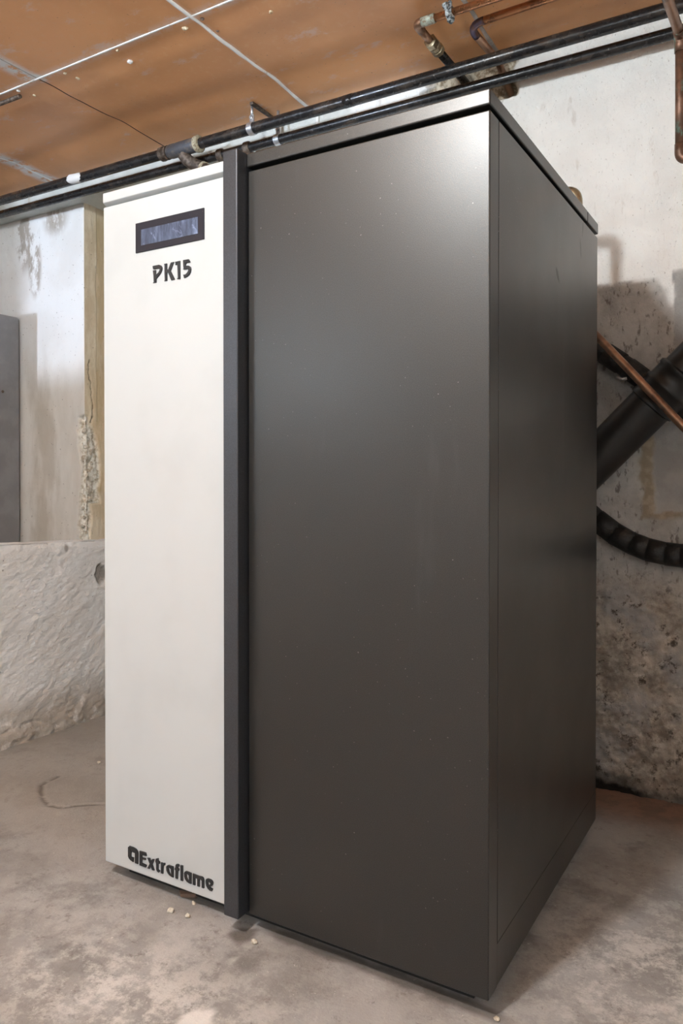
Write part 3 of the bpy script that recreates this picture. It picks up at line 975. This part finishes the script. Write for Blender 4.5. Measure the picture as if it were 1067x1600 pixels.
GLYPHS = [
    ('letter',[[(1368,11839),(1453,11841),(1540,11842),(1584,11824),(1610,11796),(1618,11763),(1612,11728),(1592,11689),(1555,11649),(1512,11615),(1462,11579),(1462,11508),(1370,11506),(1400,11529),(1392,11648),(1378,11753),(1453,11753),(1453,11690),(1446,11677),(1478,11673),(1521,11694),(1550,11732),(1555,11749),(1534,11768),(1453,11772),(1384,11773)]]),
    ('letter',[[(1662,11837),(1740,11839),(1740,11728),(1774,11719),(1842,11840),(1921,11841),(1848,11708),(1833,11681),(1938,11507),(1845,11504),(1774,11651),(1740,11660),(1742,11507),(1666,11505),(1686,11526),(1679,11682),(1679,11809)]]),
    ('numeral',[[(1942,11837),(2072,11840),(2072,11498),(1990,11504),(2016,11528),(2005,11772),(1983,11784),(1954,11766),(1957,11810)]]),
    ('numeral',[[(2146,11841),(2291,11838),(2324,11776),(2226,11774),(2208,11730),(2291,11718),(2332,11690),(2344,11644),(2332,11592),(2302,11548),(2243,11516),(2162,11504),(2166,11530),(2142,11565),(2208,11569),(2249,11595),(2276,11631),(2267,11650),(2226,11660),(2146,11662),(2160,11687),(2151,11724)]]),
    ('logo_emblem',[[(669,464),(686,476),(761,382),(754,331),(754,288),(826,290),(820,196),(747,212),(694,239),(668,280)],[(694,492),(808,492),(886,478),(925,450),(945,408),(944,190),(856,191),(857,386),(781,390)]]),
    ('letter',[[(981,469),(1152,470),(1174,405),(1049,401),(1050,354),(1145,359),(1152,323),(1050,310),(1048,244),(1173,231),(1155,177),(980,180)]]),
    ('letter',[[(1190,386),(1261,392),(1288,336),(1318,390),(1381,397),(1324,280),(1381,178),(1324,172),(1279,231),(1254,177),(1187,176),(1254,285)]]),
    ('letter',[[(1419,426),(1482,449),(1488,397),(1526,388),(1523,346),(1482,342),(1482,228),(1526,212),(1500,170),(1456,180),(1427,214),(1423,334),(1404,375)]]),
    ('letter',[[(1551,390),(1603,385),(1657,399),(1657,353),(1626,340),(1611,308),(1608,174),(1548,176)]]),
    ('letter',[[(1686,340),(1711,373),(1754,390),(1816,388),(1874,385),(1874,177),(1821,179),(1766,196),(1723,226),(1694,269)],[(1748,320),(1769,339),(1806,321),(1813,227),(1791,226),(1764,260)]]),
    ('letter',[[(1926,431),(1944,458),(1980,468),(2013,463),(2020,424),(1986,415),(1984,387),(2017,386),(2016,341),(1984,332),(1981,179),(1921,176),(1922,329),(1901,342),(1907,380),(1922,393)]]),
    ('letter',[[(2050,465),(2113,466),(2112,171),(2052,173)]]),
    ('letter',[[(2141,342),(2161,374),(2191,390),(2262,388),(2324,382),(2324,174),(2274,174),(2214,190),(2169,222),(2145,270)],[(2200,326),(2227,340),(2258,323),(2262,230),(2236,232),(2209,270)]]),
    ('letter',[[(2355,388),(2416,384),(2510,382),(2580,388),(2620,372),(2634,331),(2634,179),(2574,176),(2574,306),(2551,326),(2524,319),(2524,177),(2465,177),(2465,312),(2416,321),(2416,174),(2354,174)]]),
    ('letter',[[(2667,340),(2684,376),(2724,393),(2793,392),(2833,376),(2852,342),(2844,300),(2804,262),(2781,238),(2842,228),(2821,176),(2770,177),(2718,203),(2684,246),(2670,296)],[(2728,321),(2759,334),(2785,319),(2770,297),(2747,271),(2730,286)]]),
]



def glyph(polys, depth=0.0012, bev=0.0004):
    cu = bpy.data.curves.new('g', 'CURVE')
    cu.dimensions = '2D'
    cu.fill_mode = 'BOTH'
    cu.extrude = depth
    cu.bevel_depth = bev
    cu.bevel_resolution = 2
    cu.offset = -0.0007
    for pl in polys:
        sp = cu.splines.new('POLY')
        sp.points.add(len(pl) - 1)
        for p, (x, z) in zip(sp.points, pl):
            p.co = (x / 1e4, z / 1e4, 0, 1)
        sp.use_cyclic_u = True
    ob = bpy.data.objects.new('g', cu)
    COL.objects.link(ob)
    dg = bpy.context.evaluated_depsgraph_get()
    me = bpy.data.meshes.new_from_object(ob.evaluated_get(dg))
    bpy.data.objects.remove(ob); bpy.data.curves.remove(cu)
    me.transform(Matrix.Rotation(math.pi / 2, 4, 'X'))
    me.transform(Matrix.Translation((0, -0.0012, 0)))
    return me


for nm, polys in GLYPHS:
    o = link(nm, glyph(polys), 'letter', wd)
    if nm == 'logo_emblem':
        o['label'] = 'black emblem in two pieces before the brand lettering'

# ================================================================== PIPES UNDER THE CEILING
UY, LY = 0.86, 0.935
UPZ0, UPK = 1.8788, -0.0046
LOZ0, LOK = 1.8614, -0.0061


def up(x):
    return Vector((x, UY, UPZ0 + UPK * x))


def lo(x):
    return Vector((x, LY, LOZ0 + LOK * x))


pu = thing('heating_pipe', (0, UY, 1.873), 'front black iron pipe under the ceiling, nearer the camera, with cast tee', 'pipe', None)
link('pipe', tube([up(-2.6), up(-1.2), up(0), up(2.3)], 0.0172, 24), 'iron', pu)
ax = (up(1) - up(0)).normalized()
tee = link('tee_fitting', lathe(up(-0.640), ax, [(0, 0.019), (0.004, 0.0215), (0.010, 0.0215), (0.014, 0.0235), (0.11, 0.0235), (0.125, 0.0235), (0.129, 0.020)], 28), 'tee', pu)
auto_smooth(tee)
tee['label'] = 'cast iron tee on the pipe'
auto_smooth(link('union_nut', lathe(up(-0.676), ax, [(0, 0.018), (0.003, 0.0235), (0.016, 0.0245), (0.020, 0.020), (0.026, 0.020), (0.030, 0.0235), (0.036, 0.0235), (0.037, 0.02)], 10), 'rust', pu), 25)
auto_smooth(link('sealant_ring', lathe(up(-0.516), ax, [(0, 0.019), (0.002, 0.0265), (0.014, 0.0275), (0.018, 0.024), (0.020, 0.018)], 22), 'hemp', pu))
br = [Vector((-0.575, 0.862, 1.862)), Vector((-0.562, 0.868, 1.842)), Vector((-0.540, 0.882, 1.826)), Vector((-0.510, 0.888, 1.812)), Vector((-0.492, 0.890, 1.790))]
auto_smooth(link('branch_elbow', tube(fillet(br, 0.03, 4), 0.0205, 20), 'rust', tee), 50)
auto_smooth(link('sealant_ring', tube([br[3] + Vector((-0.004, 0, 0.001)), br[3] + Vector((0.006, 0.001, -0.004))], 0.0225, 20), 'hemp', tee))
link('pipe_joint', tube([up(0.055), up(0.085)], 0.0178, 24), 'iron', pu)
link('plaster_smear', tube([up(-1.150) + Vector((0, -0.005, 0.000)), up(-1.12) + Vector((0, -0.007, 0.001)), up(-1.08) + Vector((0, -0.006, -0.001)), up(-1.035) + Vector((0, -0.003, 0))], [0.006, 0.0165, 0.0165, 0.008], 14, wob=0.25, seed=4), 'dab', pu)['label'] = 'white plaster smear on the pipe'

pl_ = thing('heating_pipe', (0, LY, 1.868), 'rear black iron pipe close to the wall, passing just above the boiler lid', 'pipe', None)
link('pipe', tube([lo(-2.6), lo(-1.2), lo(0), lo(2.3)], 0.0150, 24), 'iron', pl_)
auto_smooth(link('coupling', lathe(lo(-0.485), lo(0) - lo(-1), [(0, 0.017), (0.003, 0.0205), (0.020, 0.0205), (0.024, 0.017)], 18), 'rust', pl_))
auto_smooth(link('coupling', lathe(lo(-0.372), lo(0) - lo(-1), [(0, 0.017), (0.003, 0.0200), (0.020, 0.0200), (0.024, 0.017)], 18), 'rust', pl_))


def clamp(p, r, label, top):
    t = thing('pipe_clamp', p, label, 'pipe clamp', None)
    bm = bmesh.new()
    n = 28; wd_ = 0.010; th = 0.0022
    rings = []
    for k in range(n):
        a = 2 * math.pi * k / n
        ring = []
        for (rr, dx) in ((r, -wd_), (r + th, -wd_), (r + th, wd_), (r, wd_)):
            ring.append(bm.verts.new((p[0] + dx, p[1] + math.cos(a) * rr, p[2] + math.sin(a) * rr)))
        rings.append(ring)
    for k in range(n):
        for q in range(4):
            bm.faces.new((rings[k][q], rings[k][(q + 1) % 4], rings[(k + 1) % n][(q + 1) % 4], rings[(k + 1) % n][q]))
    bmesh.ops.recalc_face_normals(bm, faces=bm.faces)
    auto_smooth(link('band', from_bm(bm), 'zinc', t))
    ear = link('ear', box(p[0] - 0.008, p[0] + 0.008, p[1] - 0.003, p[1] + 0.003, p[2] + r, p[2] + r + 0.026, 0.0015), 'zinc', t)
    link('bolt_head', lathe((p[0], p[1] - 0.009, p[2] + r + 0.015), (0, 1, 0), [(0, 0.004), (0.001, 0.0058), (0.005, 0.0058), (0.018, 0.003)], 6), 'zinc', ear)
    link('rod', tube([(p[0], p[1], p[2] + r + 0.020), (p[0], p[1], top)], 0.0045, 12), 'zinc', t)
    return t


clamp(up(-0.285), 0.0176, 'zinc clamp holding the front iron pipe on a threaded rod', 1.957)
clamp(lo(-0.237), 0.0154, 'zinc clamp holding the rear iron pipe above the boiler lid', 1.957)

# copper branch with brass union, dark pipe into the wall
c1 = thing('copper_pipe', (0.363, 0.696, 1.93), 'short copper pipe with brass union turning back to the wall under the ceiling', 'pipe')
P0 = Vector((1.30, 0.712, 1.934)); P1 = Vector((0.363, 0.696, 1.930)); P2 = Vector((0.381, 1.01, 1.906))
link('pipe', tube([P0, P1 + (P0 - P1).normalized() * 0.030], 0.0092, 18), 'copper', c1)
d1 = (P2 - P1).normalized()
link('elbow', tube(fillet([P1 + (P0 - P1).normalized() * 0.03, P1, P1 + d1 * 0.032], 0.02, 8), 0.0112, 18), 'dullcopper', c1)
link('solder_sleeve', tube([P1 + (P0 - P1).normalized() * 0.016, P1 + (P0 - P1).normalized() * 0.052], 0.0116, 18, wob=0.06), 'solder', c1)
link('stub', tube([P1 + d1 * 0.028, P1 + d1 * 0.085], 0.0098, 18), 'dullcopper', c1)
auto_smooth(link('union_nut', lathe(P1 + d1 * 0.075, d1, [(0, 0.013), (0.002, 0.018), (0.020, 0.018), (0.022, 0.015)], 6), 'brass', c1), 25)
auto_smooth(link('union_body', lathe(P1 + d1 * 0.097, d1, [(0, 0.015), (0.002, 0.0165), (0.012, 0.0165), (0.013, 0.0145), (0.018, 0.0145), (0.019, 0.0175), (0.032, 0.0175), (0.034, 0.013)], 8), 'brass', c1), 25)
link('iron_pipe', tube([P1 + d1 * 0.125, P2], 0.0112, 18), 'iron', c1)['label'] = 'dark iron pipe end going into the wall'
# its zinc ceiling clip
zc = thing('pipe_clip', (0.455, 0.698, 1.93), 'corroded zinc clip around the copper pipe with brass union', 'pipe clamp')
auto_smooth(link('band', tube([(0.447, 0.6976, 1.9305), (0.463, 0.6978, 1.9305)], 0.0135, 16, wob=0.12, seed=3), 'oldzinc', zc), 40)
link('rod', tube([(0.455, 0.698, 1.94), (0.455, 0.698, 1.959)], 0.005, 10), 'oldzinc', zc)
auto_smooth(link('screw', lathe((0.459, 0.690, 1.921), (0.25, -0.35, -1), [(0, 0.006), (0.010, 0.007), (0.011, 0.010), (0.018, 0.010), (0.019, 0.007), (0.026, 0.006)], 8), 'oldzinc', zc), 25)
auto_smooth(link('screw', lathe((0.449, 0.690, 1.938), (-0.2, -0.5, 1), [(0, 0.006), (0.008, 0.008), (0.014, 0.008), (0.015, 0.005)], 8), 'oldzinc', zc), 25)

c2 = thing('copper_pipe', (0.479, 0.772, 1.93), 'bent copper pipe with scorched bend entering the hole in the wall', 'pipe')
Q0 = Vector((1.30, 0.765, 1.938)); Q1 = Vector((0.472, 0.772, 1.931)); Q2 = Vector((0.500, 0.92, 1.905)); Q3 = Vector((0.508, 1.01, 1.850))
path = fillet([Q0, Q1, Q2, Q3], 0.038, 10)
link('pipe', tube([path[0], path[1]], 0.0098, 18), 'copper', c2)
link('scorched_bend', tube(path[1:12], 0.0101, 18), 'scorch', c2)['label'] = 'scorched purple-black bend'
link('pipe', tube(path[11:], 0.0098, 18), 'dullcopper', c2)

c3 = thing('copper_pipe', (0.968, 0.82, 1.50), 'greenish copper pipe dropping down at the right edge of the picture', 'pipe')
R0 = Vector((0.955, 0.45, 1.785)); R1 = Vector((0.968, 0.815, 1.779)); R2 = Vector((0.968, 0.82, 1.503)); R3 = Vector((1.35, 0.83, 1.503))
link('pipe', tube([R0, R1 + Vector((0, -0.02, 0))], 0.0108, 18), 'dullcopper', c3)
link('elbow', tube(fillet([R1 + Vector((0, -0.035, 0)), R1, R1 + Vector((0, 0, -0.035))], 0.02, 8), 0.0126, 18), 'verdigris', c3)
link('pipe', tube([R1 + Vector((0, 0, -0.03)), R2 + Vector((0, 0, 0.02))], 0.0108, 18), 'verdigris', c3)
link('elbow', tube(fillet([R2 + Vector((0, 0, 0.035)), R2, R2 + Vector((0.035, 0, 0))], 0.02, 8), 0.0122, 18), 'verdigris', c3)
link('pipe', tube([R2 + Vector((0.03, 0, 0)), R3], 0.0108, 18), 'dullcopper', c3)

o = link('conduit_end', tube([(-1.30, 0.432, 1.948), (-0.853, 0.440, 1.948)], 0.0065, 12), 'rust')
tag(o, 'dull brown conduit end under the ceiling at the left edge', 'conduit')

# brass elbow behind the boiler lid
be = thing('brass_elbow', (0.768, 0.728, 1.43), 'brass pipe elbow peeping over the back of the boiler lid', 'pipe fitting')
E0 = Vector((0.757, 0.730, 0.95)); E1 = Vector((0.757, 0.730, 1.442)); E2 = Vector((0.60, 0.730, 1.442))
link('riser', tube([E0, E1 + Vector((0, 0, -0.03))], 0.0120, 18), 'brass', be)
link('elbow', tube(fillet([E1 + Vector((0, 0, -0.05)), E1, E1 + Vector((-0.05, 0, 0))], 0.028, 10), 0.0145, 20), 'brass', be)
link('branch', tube([E1 + Vector((-0.04, 0, 0)), E2], 0.0120, 18), 'brass', be)

# ================================================================== FLUE AND HOSES BEHIND THE BOILER
fu = thing('flue_pipe', (0.775, 0.88, 0.826), 'thick black flue pipe rising diagonally behind the boiler', 'flue pipe')
F0 = Vector((0.7785, 0.862, 0.825)); F1 = Vector((0.9705, 0.862, 1.021))
fd = (F1 - F0).normalized()
FR = 0.0525
auto_smooth(link('lower_pipe', tube([F0 - fd * 0.13, F0 + fd * 0.20], FR, 40), 'flue', fu))


def fdist(px_):
    return px_


auto_smooth(link('socket', lathe(F0 + fd * 0.172, fd, [(0, FR), (0.003, FR + 0.006), (0.010, FR + 0.0065), (0.014, FR + 0.0035), (0.046, FR + 0.0035), (0.050, FR + 0.0065), (0.058, FR + 0.0065), (0.062, FR + 0.003),
                                                        (0.088, FR + 0.003), (0.092, FR + 0.006), (0.100, FR + 0.006), (0.104, FR)], 40), 'flue', fu), 50)
auto_smooth(link('upper_pipe', tube([F0 + fd * 0.26, F0 + fd * 0.80], FR - 0.001, 40), 'flue', fu))

bi = thing('insulated_pipe', (0.76, 0.94, 1.10), 'black taped pipe on the wall crossing behind the flue pipe', 'insulated pipe')
I = [Vector((0.56, 0.951, 1.235)), Vector((0.70, 0.951, 1.150)), Vector((0.763, 0.951, 1.106)), Vector((0.835, 0.951, 1.052)), Vector((0.90, 0.951, 0.998)), Vector((1.00, 0.951, 0.91))]
link('pipe', tube(I, [0.0275, 0.0275, 0.027, 0.0255, 0.025, 0.025], 24, wob=0.06, seed=5), 'foam', bi)
for k, (a, b) in enumerate([(2.2, 2.75), (2.95, 3.5), (3.6, 4.1)]):
    def ip(t):
        j = int(t); return I[j].lerp(I[j + 1], t - j)
    link('tape_wrap', tube([ip(a), ip((a + b) / 2), ip(b)], [0.0280 - 0.0007 * k, 0.0280 - 0.0007 * k, 0.0272 - 0.0007 * k], 20, wob=0.03, seed=k), 'foam', bi)
link('clip', tube([(0.812, 0.922, 1.030), (0.822, 0.915, 1.022), (0.836, 0.918, 1.024)], 0.004, 8), 'zinc', bi)

c4 = tube([(0.60, 0.785, 1.336), (0.7935, 0.785, 1.111), (0.981, 0.785, 0.892), (1.14, 0.785, 0.706)], 0.0096, 18)
o = link('copper_pipe', c4, 'dullcopper')
tag(o, 'bare copper pipe slanting down in front of the flue pipe', 'pipe')

hs = thing('wrapped_hose', (0.85, 0.92, 0.62), 'sagging black tape-wrapped hose low on the wall behind the boiler', 'hose')
hp = [Vector((0.66, 0.95, 0.755)), Vector((0.71, 0.95, 0.710)), Vector((0.757, 0.95, 0.668)), Vector((0.802, 0.95, 0.634)), Vector((0.845, 0.95, 0.611)), Vector((0.883, 0.95, 0.597)), Vector((0.925, 0.95, 0.589)), Vector((0.962, 0.95, 0.586)), Vector((1.05, 0.95, 0.585)), Vector((1.2, 0.95, 0.60))]
link('hose', tube(hp, 0.0275, 24, wob=0.04, seed=8), 'foam', hs)
for k in range(2, 8):
    a, b = hp[k], hp[k + 1]
    s0 = a.lerp(b, -0.04); s1 = a.lerp(b, 1.0)
    link('tape_wrap', tube([s0, s0.lerp(s1, 0.5), s1], [0.0287 + 0.0004 * (k % 2), 0.0286, 0.0283], 22, wob=0.03, seed=20 + k), 'foam', hs)

# ================================================================== CABINET BEHIND THE LOW WALL
cb = thing('metal_cabinet', (-1.95, 0.60, FLOOR), 'grey metal cabinet behind the low wall at the left edge', 'cabinet')
link('body', box(-2.28, -1.645, 0.18, 1.020, FLOOR, 1.458, 0.012, 4), 'cabinet', cb)
auto_smooth(link('bolt', lathe((-1.648, 0.936, 1.135), (1, 0, 0), [(0, 0.006), (0.004, 0.006), (0.007, 0.004)], 12), 'rust', cb))

# ================================================================== CRUMBS ON THE FLOOR
crumbs = [
    (0.204, -0.028, 0.0068, 'pebble', 'largest pale crumb on the floor in front of the brand lettering'),
    (0.223, 0.015, 0.0050, 'pebble', 'pale crumb at the edge of the shadow under the white door'),
    (0.244, -0.024, 0.0056, 'pebble', 'pale crumb right of the largest one before the white door'),
    (0.395, -0.023, 0.0058, 'pebble', 'pale crumb in front of the divider post foot'),
    (0.820, 0.010, 0.0052, 'pebble', 'pale crumb at the near corner of the boiler'),
    (-0.488, 0.417, 0.0055, 'pebble', 'pale crumb on the floor near the low wall'),
]
for i, (x, y, r, m_, lb) in enumerate(crumbs):
    z = FLOOR - 0.001 + float(floor_h(np.array(x), np.array(y)))
    o = link('crumb', blob((0, 0, 0), r, 500 + i, 2, (1.15, 0.9, 0.8)), m_)
    o.location = (x, y, z + r * 0.62)
    tag(o, lb, 'crumb', 'pale crumbs on the floor')
x, y = 0.196, 0.034
o = link('wood_chip', box(-0.020, 0.020, -0.010, 0.010, 0, 0.008, 0.002, 1), 'chip')
for v in o.data.vertices:
    v.co.x *= 1 + 0.5 * (v.co.y / 0.02); v.co.z *= 1 + 12 * v.co.x
o.location = (x, y, FLOOR - 0.001 + float(floor_h(np.array(x), np.array(y))))
o.rotation_euler = (0, 0, 0.4)
tag(o, 'flat brown chip in the shadow under the white door', 'chip')
